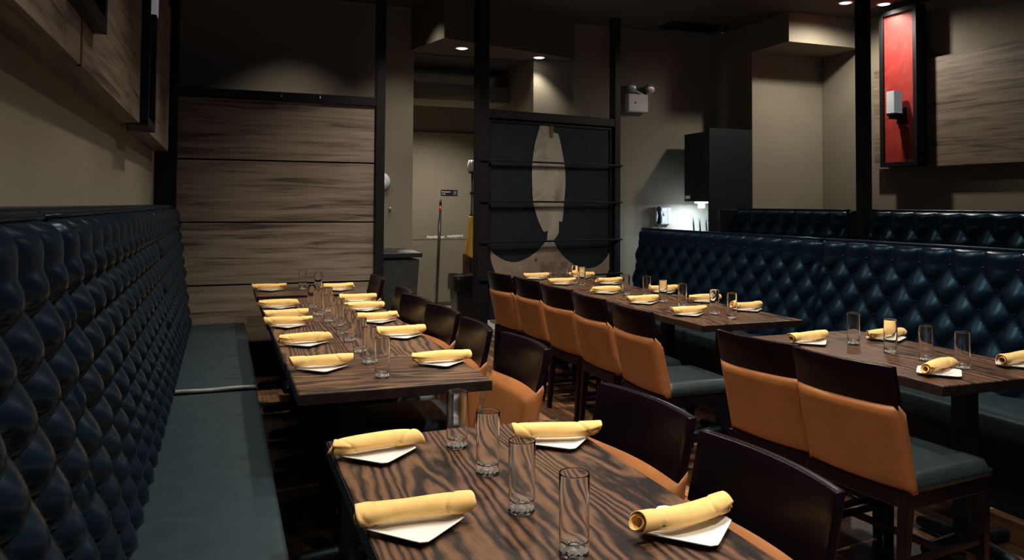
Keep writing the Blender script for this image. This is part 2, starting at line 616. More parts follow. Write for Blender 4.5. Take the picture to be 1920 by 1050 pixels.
def sconce(loc, d, label):
    s = thing('wall_sconce', label, 'wall lamp', loc)
    b = MB()
    b.box(min(0, d * 0.02), max(0, d * 0.02), -0.05, 0.05, -0.10, 0.06)
    b.box(min(d * 0.02, d * 0.14), max(d * 0.02, d * 0.14), -0.035, 0.035, -0.055, -0.02)
    b.box(min(d * 0.05, d * 0.15), max(d * 0.05, d * 0.15), -0.05, 0.05, -0.02, 0.0)
    b.build('bracket', M['black'], s, bevel=0.003)
    sh = MB()

    def fn(u, v):
        a = 2 * pi * u
        r = 0.052 + 0.002 * sin(26 * a) * sin(40 * v)
        q = max(abs(cos(a)), abs(sin(a)))
        r = min(r / q, r * 1.32)
        return (d * 0.10 + r * cos(a), r * sin(a), 0.0 + 0.215 * v)
    sh.grid(fn, 64, 24, True)
    sh.build('lamp_shade', M['shade'], s, smooth=True)
    return s


sconce_panel((XR - 0.10, 5.82, 1.86), -1, M['red'], 'tall dark frame around a red panel on the right wall', 1.56, 0.45, 0)
sconce((XR - 0.205, 5.79, 2.375), -1, 'white shaded wall sconce on the red panel')
sconce_panel((XL + 0.05, 4.625, 1.852), 1, M['frame'], 'narrow dark framed panel on the left wall near the partition', 1.56, 0.47, 0)
sconce((XL + 0.015, 4.63, 2.47), 1, 'white shaded wall sconce at the top left, by the partition')
sconce_panel((XL + 0.05, 2.60, 2.0), 1, M['frame'], 'dark framed panel on the left wall nearest the camera', 1.42, 0.47, 0)


# ------------------------------------------------------------------ banquettes
def tuft_h(u, v, a, b, vt):
    """quilting height 0..1 at distance u along and height v, first button row at vt"""
    wv = (vt - v) / (2 * b)

    def f(x):
        return sin(pi * (x - math.floor(x)) ** 1.7)
    if wv >= 0:
        return max(0.0, f(u / a + wv) * f(wv - u / a)) ** 0.5
    t = min(1, -wv * 3)
    return (1 - t) * max(0.0, f(u / a) * f(-u / a)) ** 0.5 + t * abs(sin(pi * u / a)) ** 0.55


def banquette(name, label, length, hgt, loc, rz, a, b, vt, nu_t, nv, cap, group=None, depth=0.046, seat_seam=True, buttons=False, rake=0.115, end_panels=True, seat_mat=None, seat_z=0.46):
    """sitter faces local +x; back foot at x=0; runs along local y 0..length"""
    t = thing(name, label, 'banquette', loc, rz, group)
    z0, z1 = 0.44, hgt - (0.025 if cap else 0.0)
    nt_ = max(1, round(length / a))
    a = length / nt_
    m = MB()
    nu = nt_ * nu_t

    def face(u, v):
        y = u * length
        z = z0 + (z1 - z0) * v
        h = tuft_h(y, z, a, b, vt) * depth
        eu = min(1, min(y, length - y) / 0.05)
        ev = min(1, (z1 - z) / 0.06)
        k = (1 - (1 - eu) ** 2) * (1 - (1 - ev) ** 2) ** 0.5
        x = -rake * v + (h + 0.012) * k - 0.008
        return (x, y, z - 0.02 * (1 - min(1, eu)) * v)

    def back(u, v):
        return (-rake - 0.06, u * length, z0 + (z1 - z0) * v)
    m.slab(face, back, nu, nv)
    m.build('tufted_back', M['leather'], t, smooth=True)
    if buttons:
        k = 0
        bt = MB()
        z = vt
        while z > z0 + 0.1:
            for i in range(0, nt_ + 1):
                y = (i + (0.5 if k % 2 else 0)) * a
                if 0.04 < y < length - 0.04:
                    x = -rake * (z - z0) / (z1 - z0) + 0.003
                    bt.lathe([(0, -0.011), (0.008, -0.008), (0.011, 0), (0.008, 0.008), (0, 0.011)], 8, (x, y, z))
            z -= b
            k += 1
        o = bt.build('tuft_buttons', M['leather'], t, smooth=True)
        o['kind'] = 'stuff'
    sm = seat_mat or M['seat']
    MB().box(-0.03, 0.445, 0.004, length - 0.004, 0.35, seat_z).build('seat_cushion', sm, t, smooth=True, bevel=0.022, seg=4)
    box('base', M['black'], -0.03, 0.40, 0, length, 0.0, 0.35, t, 0.004)
    if cap:
        box('ledge', M['leather'], -rake - 0.145, -rake - 0.012, 0, length, hgt - 0.045, hgt, t, 0.008)
        MB().tube([(-rake - 0.004, 0.01 + k * (length - 0.02) / 8, z1 + 0.004) for k in range(9)], 0.006, 8).build('piping', M['leather'], t, smooth=True)
    else:
        MB().tube([(-rake - 0.02, 0.01 + k * (length - 0.02) / 8, z1 + 0.006) for k in range(9)], 0.012, 8).build('piping', M['leather'], t, smooth=True)
    box('back_board', M['black'], -rake - 0.146, -rake - 0.06, 0.0, length, 0.0, z1 + (0.0 if cap else 0.006), t, 0.006)
    return t


LB = dict(depth=0.046, a=0.19, b=0.098, vt=1.325, nu_t=14, nv=110, cap=True)
banquette('banquette', 'tall tufted dark leather banquette section closest to the camera on the left', 2.55, 1.44, (-0.245, -0.60, 0), 0, group='left banquette sections', **LB)
banquette('banquette', 'middle tufted section of the left banquette, in front of the seat seam', 2.49, 1.44, (-0.245, 1.955, 0), 0, group='left banquette sections', seat_z=0.452, **LB)
far_b = banquette('banquette', 'far tufted section of the left banquette, ending at the slatted partition', 2.38, 1.44, (-0.245, 4.45, 0), 0, group='left banquette sections', seat_z=0.474, **LB)
o = MB().tube([(-0.01 + 0.445 * k / 10, 0.006, 0.462 + 0.002 * sin(k)) for k in range(11)], 0.011, 10).build('seat_seam_highlight', M['seam_highlight'], far_b, smooth=True)  # bead added to draw the lit edge at the seat seam
o['label'] = 'added grey bead standing for the highlight along the seat seam'
RB = dict(a=0.21, b=0.118, vt=1.115, nu_t=14, nv=80, cap=False, buttons=True)
banquette('banquette', 'tufted black banquette section nearest on the right, behind the near right table', 4.2, 1.215, (3.93, 4.45, 0), pi, group='right banquette sections', **RB)
banquette('banquette', 'tufted black banquette section running back to the dark art screen', 2.6, 1.215, (3.93, 7.055, 0), pi, group='right banquette sections', **RB)
SB = dict(a=0.21, b=0.118, vt=1.335, nu_t=12, nv=80, cap=False, buttons=True)
banquette('booth_bench', 'low tufted booth back in the second row, right of the dark post', 2.6, 1.42, (4.93, 5.02, 0), pi, group='second row booths', **SB)
banquette('booth_bench', 'low tufted booth back in the second row, left of the dark post', 1.55, 1.42, (4.93, 6.80, 0), pi, group='second row booths', **SB)
box('end_panel', M['black'], 4.86, 5.22, 6.80, 6.85, 0, 1.425, None, 0.005)
tag(bpy.data.objects['end_panel'], 'dark upright end panel closing the far second row booth', 'panel')
box('divider_post', M['frame'], 5.06, 5.15, 5.09, 5.18, 0, CEIL, None, 0.004)
tag(bpy.data.objects['divider_post'], 'dark floor to ceiling post between the second row booths', 'post')


# ------------------------------------------------------------------ partition with wood boards (left)
YP = 6.90
p = thing('partition_screen', 'partition of four grey wood boards behind the left table row', 'partition', (0.45, YP, 0))
def pb(name, mat, x0, x1, z0, z1, y0=-0.03, y1=0.03, bev=0.003):
    return box(name, mat, x0 - 0.45, x1 - 0.45, y0, y1, z0, z1, p, bev)
pb('post', M['frame'], -0.505, -0.345, 0, CEIL, -0.05, 0.05)
pb('post', M['frame'], 1.272, 1.352, 0, CEIL, -0.05, 0.05)
pb('rail', M['frame'], -0.345, 1.272, 2.325, 2.405, -0.045, 0.045)
for z0, z1 in ((0.30, 0.770), (0.784, 1.291), (1.303, 1.810), (1.824, 2.325)):
    pb('board', M['clad_x'], -0.345, 1.272, z0, z1, -0.016, 0.016, 0.0015)
pb('backing', M['black'], -0.345, 1.272, 0.0, 2.325, 0.017, 0.03)
for x in (0.46, 0.78):
    h = MB()
    h.tube([(x - 0.45, -0.02, 2.42), (x - 0.45, -0.052, 2.415), (x - 0.45, -0.056, 2.37), (x - 0.45, -0.066, 2.35), (x - 0.45, -0.076, 2.362)], 0.003, 8)
    h.tube([(x - 0.45, -0.058, 2.366), (x - 0.45, -0.058, 2.374)], 0.007, 10)
    h.build('hook', M['chrome'], p, smooth=True)

# ------------------------------------------------------------------ dark art screen (right)
AX, AY, AR = 2.28, 7.10, math.atan2(0.35, 1.72)
s = thing('art_screen', 'dark framed screen with a pale mottled tail-shaped inlay behind the far right table', 'partition', (AX, AY, 0), AR)
SW = 1.75
for x0, x1 in ((0, 0.115), (SW - 0.075, SW)):
    box('post', M['frame'], x0, x1, -0.05, 0.05, 0, CEIL, s, 0.003)
box('rail', M['frame'], 0.115, SW - 0.075, -0.045, 0.045, 2.30, 2.385, s, 0.003)
box('dark_board', M['screen'], 0.115, SW - 0.075, -0.005, 0.02, 0.35, 2.30, s)
fr = MB()
for a in ((0.115, 0.16, 0.35, 2.30), (SW - 0.12, SW - 0.075, 0.35, 2.30), (0.16, SW - 0.12, 2.265, 2.30)):
    fr.box(a[0], a[1], -0.018, -0.005, a[2], a[3])
fr.build('inner_frame', M['frame'], s, bevel=0.002)
for z in (1.885, 1.490, 1.095, 0.735):
    box('cross_bar', M['black'], 0.02, SW + 0.02, -0.065, -0.045, z - 0.009, z + 0.009, s, 0.002)


def curve(pts, n=8):
    """Catmull-Rom through points"""
    out = []
    P = [pts[0]] + pts + [pts[-1]]
    for i in range(1, len(P) - 2):
        for k in range(n):
            t = k / n
            q = []
            for c in (0, 1):
                p0, p1, p2, p3 = P[i - 1][c], P[i][c], P[i + 1][c], P[i + 2][c]
                q.append(0.5 * (2 * p1 + (p2 - p0) * t + (2 * p0 - 5 * p1 + 4 * p2 - p3) * t * t + (3 * p1 - p0 - 3 * p2 + p3) * t ** 3))
            out.append(tuple(q))
    out.append(pts[-1])
    return out


# inlay outline in screen coordinates (u along, z up)
ART = None  # filled below
left_edge = curve([(0.735, 2.262), (0.675, 2.08), (0.645, 1.885), (0.640, 1.72), (0.655, 1.49), (0.71, 1.32), (0.775, 1.195)])
notch_l = [(0.790, 1.185), (0.835, 1.200), (0.825, 1.100)]
tail_l = curve([(0.825, 1.100), (0.72, 1.005), (0.60, 0.935), (0.47, 0.895), (0.34, 0.91), (0.23, 0.965), (0.170, 1.02)])
tail_lo = curve([(0.170, 1.02), (0.155, 0.985), (0.185, 0.87), (0.24, 0.76), (0.30, 0.70)])
bottom = [(1.58, 0.70)]
tail_ro = curve([(1.58, 0.70), (1.64, 0.80), (1.672, 0.90), (1.685, 1.00)])
tail_r = curve([(1.660, 1.01), (1.60, 0.91), (1.50, 0.83), (1.37, 0.80), (1.22, 0.82), (1.09, 0.89), (0.98, 0.985), (0.905, 1.090)])
right_edge = curve([(0.905, 1.100), (0.965, 1.175), (0.972, 1.29), (1.012, 1.30), (1.035, 1.49), (1.050, 1.70), (1.035, 1.885), (0.985, 2.10), (0.955, 2.19)])
notch_t = [(0.90, 2.20), (0.885, 2.255)]
outline = left_edge + notch_l + tail_l[1:] + tail_lo[1:] + bottom + tail_ro[1:] + tail_r + right_edge + notch_t
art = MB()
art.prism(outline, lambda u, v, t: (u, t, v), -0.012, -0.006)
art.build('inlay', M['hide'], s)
box('bracket', M['brownwood'], 0.855, 0.89, -0.024, -0.012, 2.15, 2.262, s, 0.002)


# ------------------------------------------------------------------ tables
GT = 'dining tables of the left row'
GR = 'dining tables of the right row'


def table(label, x0, x1, y0, y1, mat, peds, group):
    cx, cy = (x0 + x1) / 2, (y0 + y1) / 2
    t = thing('dining_table', label, 'table', (cx, cy, 0), 0, group)
    hx, hy = (x1 - x0) / 2, (y1 - y0) / 2
    MB().box(-hx, hx, -hy, hy, 0.718, 0.76).build('tabletop', mat, t, bevel=0.004)
    e = MB()
    for a in ((-hx - 0.002, hx + 0.002, -hy - 0.002, -hy), (-hx - 0.002, hx + 0.002, hy, hy + 0.002), (-hx - 0.002, -hx, -hy, hy), (hx, hx + 0.002, -hy, hy)):
        e.box(*a, 0.719, 0.756)
    e.build('edge_shade', M['edge'], t)  # dark strips paint shade onto the sides of the tabletop
    dx = -0.14 if group == GT else 0.0
    for dy in peds:
        box('pedestal', M['black'], dx - 0.038, dx + 0.038, dy - 0.038, dy + 0.038, 0.05, 0.70, t, 0.006)
        box('mounting_plate', M['black'], dx - 0.20, dx + 0.20, dy - 0.05, dy + 0.05, 0.70, 0.718, t)
        for k in range(2):
            f = MB()
            p0, p1 = (-0.24, 0.24) if group != GT else ((-0.21, 0.085) if k == 0 else (-0.21, 0.21))
            pts = [(p0, 0.030), (p0 + 0.03, 0.034), (0, 0.05), (p1 - 0.03, 0.034), (p1, 0.030)]
            rs = [0.020, 0.028, 0.033, 0.028, 0.020]
            f.tube([(dx + (q if k == 0 else 0), dy + (0 if k == 0 else q), z) for q, z in pts], rs, 12)
            f.build('foot', M['black'], t, smooth=True)
    return t


table('dark grained wood table closest to the camera, with four place settings', 0.30, 1.035, 1.245, 2.335, TW[0], (-0.30, 0.30), GT)
table('small walnut table at the front of the long left row', 0.275, 1.015, 2.935, 3.535, TW[1], (0.0,), GT)
table('second table of the long left row, behind the small front one', 0.27, 1.02, 3.54, 4.745, TW[2], (-0.32, 0.32), GT)
table('third table of the long left row, ending before the gap', 0.265, 1.025, 4.75, 5.955, TW[4], (-0.32, 0.32), GT)
table('small wood table against the slatted partition', 0.26, 1.02, 6.13, 6.73, TW[3], (0.0,), GT)
table('dark wood table nearest on the right, in front of the black banquette', 2.635, 3.365, 2.265, 3.465, TW[2], (-0.395, 0.33), GR)
table('middle right wood table with its corner jutting past the chairs', 2.635, 3.36, 3.875, 5.135, TW[4], (-0.33, 0.33), GR)
table('small right table joined behind the middle right table', 2.635, 3.36, 5.14, 5.80, TW[0], (0.0,), GR)
table('farthest right table, standing before the dark art screen', 2.635, 3.36, 5.84, 7.04, TW[2], (-0.33, 0.33), GR)


# ------------------------------------------------------------------ chairs
def make_chair(label):
    t = thing('dining_chair', label, 'chair', (0, 0, 0), 0)
    W = 0.232

    def bx(y, z, off):
        # centre-line x of the backrest at height z; bowed backwards in the middle
        k = (z - 0.43) / 0.455
        yy = y / W
        return -0.215 - 0.10 * k - 0.032 * (1 - yy * yy) * (0.25 + 0.75 * min(1, max(0, k + 0.25))) + off

    # seat
    m = MB()

    def top(u, v):
        x = -0.205 + 0.465 * u
        y = -W + 2 * W * v
        ex = min(u, 1 - u) * 0.465
        ey = min(v, 1 - v) * 2 * W
        e = min(1, min(ex, ey) / 0.06)
        r = 1 - (1 - e) ** 2
        return (x, y * (0.985 + 0.015 * r), 0.455 + 0.042 * r ** 0.5 + 0.012 * sin(pi * u) * sin(pi * v))

    def bot(u, v):
        return (-0.205 + 0.465 * u, -W + 2 * W * v, 0.432)
    m.slab(top, bot, 20, 20)
    m.build('seat', M['chairseat'], t, smooth=True)
    fr = MB()
    for a in ((-0.235, 0.25, -W + 0.004, -W + 0.03), (-0.235, 0.25, W - 0.03, W - 0.004), (-0.235, -0.205, -W + 0.03, W - 0.03), (0.22, 0.25, -W + 0.03, W - 0.03)):
        fr.box(*a, 0.375, 0.432)
    fr.build('seat_frame', M['chairwood'], t, bevel=0.004)
    # upholstered lower back
    m = MB()

    def puff(u, v):
        e = min(1, min(min(u, 1 - u) * 2 * W, min(v, 1 - v) * 0.32) / 0.035)
        return (1 - (1 - e) ** 2) ** 0.5

    def bo(u, v):
        y = -W + 2 * W * u
        z = 0.428 + 0.320 * v + 0.004 * (abs(2 * u - 1) ** 6) * v
        return (bx(y, z, 0.006 - 0.016 * puff(u, v)), y, z)

    def bi(u, v):
        y = -W + 2 * W * u
        z = 0.428 + 0.288 * v + 0.004 * (abs(2 * u - 1) ** 6) * v
        return (bx(y, z, 0.034 + 0.026 * puff(u, v)), y, z)
    m.slab(bo, bi, 24, 14)
    m.build('backrest', M['orange'], t, smooth=True)
    # lacquered wood head panel
    m = MB()

    def wo(u, v):
        y = -W * 0.985 + 2 * W * 0.985 * u
        z = 0.695 + 0.195 * v
        return (bx(y, z, 0.004), y, z)

    def wi(u, v):
        y = -W * 0.985 + 2 * W * 0.985 * u
        z = 0.695 + 0.195 * v
        return (bx(y, z, 0.030), y, z)
    m.slab(wo, wi, 20, 4)
    m.build('head_panel', M['chairwood'], t, smooth=True, bevel=0.003, ang=50)
    for sy in (-1, 1):
        MB().frustum((-0.245, sy * (W - 0.03), 0.0), (0.014, 0.014), (-0.212, sy * (W - 0.026), 0.40), (0.021, 0.021)).build('leg', M['chairwood'], t, bevel=0.003)
        MB().frustum((0.225, sy * (W - 0.028), 0.0), (0.015, 0.015), (0.225, sy * (W - 0.026), 0.40), (0.021, 0.021)).build('leg', M['chairwood'], t, bevel=0.003)
        box('stretcher', M['chairwood'], -0.22, 0.215, sy * (W - 0.028) - 0.009, sy * (W - 0.028) + 0.009, 0.17, 0.195, t, 0.003)
    box('stretcher', M['chairwood'], -0.01, 0.01, -W + 0.03, W - 0.03, 0.17, 0.195, t, 0.003)
    return t


chair_specs = [
    # x, y, rz, label, group
    (0.850, 1.447, pi + 0.02, 'chair nearest the camera, dark back panel at the closest table', 'L'),
    (0.865, 1.985, pi + 0.08, 'second chair at the closest table, farther from the camera', 'L'),
    (0.895, 3.03, pi + 0.04, 'chair at the small front table of the left row, showing its tan back', 'L'),
    (0.845, 3.55, pi - 0.02, 'second chair from the front along the long left row', 'L'),
    (0.845, 4.10, pi + 0.10, 'third chair from the front along the long left row, turned slightly', 'L'),
    (0.820, 4.62, pi + 0.12, 'fourth chair from the front along the long left row', 'L'),
    (0.845, 5.12, pi - 0.03, 'fifth chair from the front along the long left row', 'L'),
    (0.850, 6.07, pi, 'chair by the small table against the slatted partition', 'L'),
    (2.505, 2.375, 0.11, 'tan-backed chair nearest on the right, with its black seat showing', 'R'),
    (2.475, 2.85, 0.15, 'tan-backed chair, second nearest on the right, at the near right table', 'R'),
    (2.450, 3.855, 0.0, 'tan-backed chair at the front of the middle right table, seat in full view', 'R'),
    (2.470, 4.44, 0.0, 'second tan-backed chair along the middle right table', 'R'),
    (2.490, 5.00, 0.06, 'third tan-backed chair along the middle right table', 'R'),
    (2.505, 5.60, 0.03, 'tan-backed chair second from the dark art screen', 'R'),
    (2.470, 6.14, 0.06, 'tan-backed chair farthest back, nearest the dark art screen', 'R'),
]
proto = None
for x, y, rz, lab, g in chair_specs:
    grp = 'chairs along the left table row' if g == 'L' else 'chairs along the right table row'
    if proto is None:
        proto = make_chair(lab)
        proto.location = (x, y, 0)
        proto.rotation_euler = (0, 0, rz)
        proto['group'] = grp
    else:
        dup(proto, (x, y, 0), rz, lab, grp)


# ------------------------------------------------------------------ place settings
def plate_mesh():
    m = MB()
    rings = [(0.60, 0.0, 0.25), (0.62, 0.003, 0.25), (0.92, 0.0085, 0.16), (1.0, 0.0125, 0.12), (0.985, 0.0145, 0.12), (0.90, 0.0115, 0.14), (0.66, 0.0065, 0.2), (0.0, 0.006, 0)]
    H = 0.083
    n = 40
    rr = []
    for sc_, z, rad in rings[:-1]:
        ring = []
        for k in range(n):
            a = 2 * pi * (k + 0.5) / n
            c, s_ = cos(a), sin(a)
            e = 12.0
            q = (abs(c) ** e + abs(s_) ** e) ** (-1 / e)
            ring.append(m.bm.verts.new((H * sc_ * q * c, H * sc_ * q * s_, z)))
        rr.append(ring)
    for a_, b_ in zip(rr, rr[1:]):
        for k in range(n):
            m.bm.faces.new((a_[k], a_[(k + 1) % n], b_[(k + 1) % n], b_[k]))
    m.bm.faces.new(rr[0][::-1])
    m.bm.faces.new(rr[-1])
    return m


def napkin_mesh(seed):
    rnd = random.Random(seed)
    m = MB()
    L = 0.246
    turns = 2.35
    ph = rnd.uniform(0, 6)
    slant = rnd.choice((-1, 1)) * rnd.uniform(0.5, 0.9)
    bend = rnd.uniform(-0.012, 0.012)
    flare = rnd.uniform(0.0, 0.35)
    nu, nv = 56, 72

    cr = (0.13 + rnd.uniform(-0.03, 0.03), 0.86 + rnd.uniform(-0.03, 0.03))
    tilt = (rnd.choice((-1, 1)) * 0.11, rnd.choice((-1, 1)) * 0.11)

    def fn(u, v):
        # v: around the roll from the core outwards, u: along
        th_end = 2 * pi * (turns + 0.13 * slant * (2 * u - 1) ** 3)
        th = th_end * v
        a_ = th + 1.05
        r = 0.0120 + 0.0125 * (th / (2 * pi * turns))
        e = abs(2 * u - 1)
        r *= 1 + 0.04 * sin(7 * u + ph) + 0.03 * sin(2 * a_ + 9 * u + ph) - 0.10 * e ** 4
        if v > 0.55:
            for c_, t_ in zip(cr, tilt):
                d = u - (c_ + t_ * sin(a_ + ph))
                r -= 0.0042 * math.exp(-(d / 0.012) ** 2)
                if (c_ < 0.5 and d < 0) or (c_ > 0.5 and d > 0):
                    r += 0.0018
        x = (u - 0.5) * L
        x += (0.008 * sin(a_ + ph) + 0.006 * sin(0.5 * th)) * (2 * u - 1) * e ** 5
        y = r * cos(a_) * 1.10
        z = max(r * sin(a_) * 0.95, -0.0215 + 0.0012 * v)
        y += bend * (1 - e * e) + 0.003 * sin(5 * u + ph)
        z += 0.003 * e * e * sin(ph) - 0.001
        return (x, y, z + 0.0225)
    m.grid(fn, nu, nv)
    return m


plate_proto = plate_mesh().build('side_plate', M['plate'], smooth=True)
plate_me = plate_proto.data
bpy.data.objects.remove(plate_proto)
nap_me = []
for sd in range(6):
    o = napkin_mesh(sd * 13 + 5).build('napkin', M['napkin'], smooth=True)
    md = o.modifiers.new('cloth', 'SOLIDIFY')
    md.thickness = 0.002
    md.offset = 1
    nap_me.append(o.data)
    bpy.data.objects.remove(o)

settings = [
    # x, y, plate deg, napkin deg, where, group key
    (0.412, 2.165, 45, 6, 'at the far bench-side corner of the closest table', 'A'),
    (0.400, 1.660, 42, 1, 'at the near bench-side corner of the closest table', 'A'),
    (0.930, 2.110, 47, -12, 'at the far chair-side corner of the closest table', 'A'),
    (0.938, 1.450, 43, 8, 'at the near chair-side corner of the closest table', 'A'),
    (0.405, 3.355, 45, 2, 'on the bench side of the small front table of the left row', 'L'),
    (0.905, 3.300, 44, 3, 'on the chair side of the small front table of the left row', 'L'),
    (0.395, 3.960, 48, 4, 'second from the front on the bench side of the long left row', 'L'),
    (0.888, 4.030, 45, 3, 'second from the front on the chair side of the long left row', 'L'),
    (0.365, 4.570, 40, -6, 'third from the front on the bench side of the long left row', 'L'),
    (0.870, 4.590, 45, 2, 'third from the front on the chair side of the long left row', 'L'),
    (0.375, 4.870, 45, 6, 'fourth from the front on the bench side, touching the napkin before it', 'L'),
    (0.880, 5.120, 45, 0, 'fourth from the front on the chair side of the long left row', 'L'),
    (0.365, 5.400, 45, 0, 'fifth from the front on the bench side, farthest before the gap', 'L'),
    (0.915, 5.560, 45, -3, 'fifth from the front on the chair side, farthest before the gap', 'L'),
    (0.368, 6.500, 45, -2, 'on the bench side of the small table by the slatted partition', 'L'),
    (0.890, 6.360, 45, 4, 'on the chair side of the small table by the slatted partition', 'L'),
    (2.806, 3.200, 46, 10, 'on the chair side at the far end of the near right table', 'R'),
    (3.270, 3.160, 30, 6, 'on the bench side at the far end of the near right table', 'R'),
    (2.815, 2.440, 40, 18, 'on the chair side at the near end of the near right table', 'R'),
    (3.285, 2.450, 38, 12, 'at the right edge of the photo on the near right table', 'R'),
    (2.795, 4.270, 42, 4, 'on the chair side nearest the front corner of the middle right table', 'R'),
    (3.290, 4.330, 40, 4, 'on the bench side nearest the front corner of the middle right table', 'R'),
    (2.815, 4.880, 45, 6, 'second along the chair side of the middle right table', 'R'),
    (3.290, 4.820, 45, 2, 'second along the bench side of the middle right table', 'R'),
    (2.855, 5.530, 45, 4, 'third along the chair side, on the small right table', 'R'),
    (3.330, 5.440, 45, 4, 'third along the bench side, on the small right table', 'R'),
    (2.810, 6.270, 45, 2, 'on the farthest right table, near end, chair side', 'R'),
    (3.235, 6.180, 45, 2, 'on the farthest right table, near end, bench side', 'R'),
    (2.785, 6.800, 45, 2, 'on the farthest right table, chair side, by the art screen', 'R'),
    (3.250, 6.800, 45, 0, 'on the farthest right table, bench side, by the art screen', 'R'),
]
GN = {'A': 'closest table', 'L': 'left table row', 'R': 'right table row'}
for i, (x, y, pd, nd, wh, g) in enumerate(settings):
    po = bpy.data.objects.new('side_plate', plate_me)
    COL.objects.link(po)
    po.location = (x + random.uniform(-0.006, 0.006), y - 0.008, 0.7602)
    po.rotation_euler = (0, 0, radians(pd))
    tag(po, 'square white plate ' + wh, 'plate', 'white plates of the ' + GN[g])
    no = bpy.data.objects.new('napkin', nap_me[i % 6])
    COL.objects.link(no)
    no.location = (x, y - 0.003, 0.7745)
    flip = pi if (i * 7) % 3 == 1 else 0
    no.rotation_euler = (0, 0, radians(nd) + flip)
    md = no.modifiers.new('cloth', 'SOLIDIFY')
    md.thickness = 0.002
    md.offset = 0
    tag(no, 'rolled yellow napkin ' + wh, 'napkin', 'yellow napkins of the ' + GN[g])

bm_ = MB()  # white beads added inside each base to draw its sparkle
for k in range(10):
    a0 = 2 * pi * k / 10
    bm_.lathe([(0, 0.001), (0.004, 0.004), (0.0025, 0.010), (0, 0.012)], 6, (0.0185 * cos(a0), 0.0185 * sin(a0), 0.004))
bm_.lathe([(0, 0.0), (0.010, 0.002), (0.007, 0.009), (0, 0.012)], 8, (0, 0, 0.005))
bo_ = bm_.build('base_sparkle', M['sparkle'])
base_me = bo_.data
bpy.data.objects.remove(bo_)
gm = MB()
gm.lathe([(0, 0.0015), (0.018, 0.0012), (0.024, 0.0), (0.0285, 0.001), (0.0300, 0.005), (0.0298, 0.06), (0.0303, 0.120), (0.0308, 0.158), (0.0303, 0.1605), (0.0293, 0.1605), (0.0288, 0.158), (0.0280, 0.06), (0.0276, 0.034), (0.0255, 0.0275), (0.018, 0.0245), (0.008, 0.0235), (0, 0.0232)], 40)
go = gm.build('tumbler', M['glass'], smooth=True)
glass_me = go.data
bpy.data.objects.remove(go)
glasses = [
    (0.666, 1.420, 'nearest of the four tumblers on the closest table', 'A'),
    (0.646, 1.655, 'second nearest tumbler on the closest table', 'A'),
    (0.653, 1.915, 'third tumbler from the camera on the closest table', 'A'),
    (0.640, 2.150, 'farthest of the four tumblers on the closest table', 'A'),
    (0.613, 3.110, 'frontmost tumbler of the left row, on the small front table', 'L'),
    (0.612, 3.400, 'second tumbler from the front, on the small front table', 'L'),
    (0.614, 3.660, 'third tumbler from the front in the left row', 'L'),
    (0.616, 3.970, 'fourth tumbler from the front in the left row', 'L'),
    (0.610, 4.195, 'fifth tumbler from the front in the left row', 'L'),
    (0.629, 4.455, 'sixth tumbler from the front in the left row', 'L'),
    (0.600, 4.670, 'seventh tumbler from the front in the left row', 'L'),
    (0.575, 4.960, 'eighth tumbler from the front, left one of a close pair', 'L'),
    (0.645, 5.080, 'ninth tumbler from the front, right one of a close pair', 'L'),
    (0.575, 5.330, 'last tumbler of the long left row before the gap', 'L'),
    (0.625, 6.500, 'left tumbler on the small table by the slatted partition', 'L'),
    (0.720, 6.250, 'tumbler beside the chair-side napkin on the small table by the partition', 'L'),
    (3.000, 3.095, 'farthest of the four tumblers on the near right table', 'R'),
    (2.987, 2.850, 'tumbler before the bench-side napkin on the near right table', 'R'),
    (2.992, 2.655, 'second nearest tumbler on the near right table', 'R'),
    (2.991, 2.470, 'nearest tumbler on the near right table', 'R'),
    (2.962, 4.040, 'tumbler nearest the front corner of the middle right table', 'R'),
    (2.967, 4.230, 'second tumbler from the front on the middle right table', 'R'),
    (2.990, 4.635, 'third tumbler from the front on the middle right table', 'R'),
    (2.990, 4.885, 'fourth tumbler from the front on the middle right table', 'R'),
    (3.048, 5.215, 'tumbler before the bench-side napkin on the small right table', 'R'),
    (2.957, 5.370, 'farthest tumbler on the small right table', 'R'),
    (2.955, 6.155, 'nearest tumbler on the farthest right table', 'R'),
    (2.959, 6.315, 'second nearest tumbler on the farthest right table', 'R'),
    (3.025, 6.690, 'right tumbler of the far pair by the art screen', 'R'),
    (2.930, 6.720, 'left tumbler of the far pair by the art screen', 'R'),
]
for x, y, lab, g in glasses:
    o = bpy.data.objects.new('tumbler', glass_me)
    COL.objects.link(o)
    o.location = (x, y, 0.7604)
    o.rotation_euler = (0, 0, random.uniform(0, 6))
    tag(o, 'clear glass, ' + lab, 'glass', 'glass tumblers of the ' + GN[g])
    c_ = bpy.data.objects.new('sparkle_base', base_me)
    COL.objects.link(c_)
    c_.parent = o


# ------------------------------------------------------------------ lamps in view
def downlight(loc, label, energy, half, col=WARM, r=0.055):
    t = thing('downlight', label, 'ceiling light', loc, 0, 'recessed downlights')
    MB().lathe([(r + 0.018, 0.0), (r + 0.016, -0.006), (r + 0.002, -0.008), (r, -0.002), (r, 0.0)], 32).build('trim_ring', M['white'], t, smooth=True)
    MB().lathe([(0, -0.014), (r * 0.6, -0.011), (r * 0.98, -0.003)], 32).build('lens', M['lamp'], t, smooth=True)
    if energy:
        spot('downlight_beam', (loc[0], loc[1], loc[2] - 0.03), energy, half, col, 0.6, 0.05)


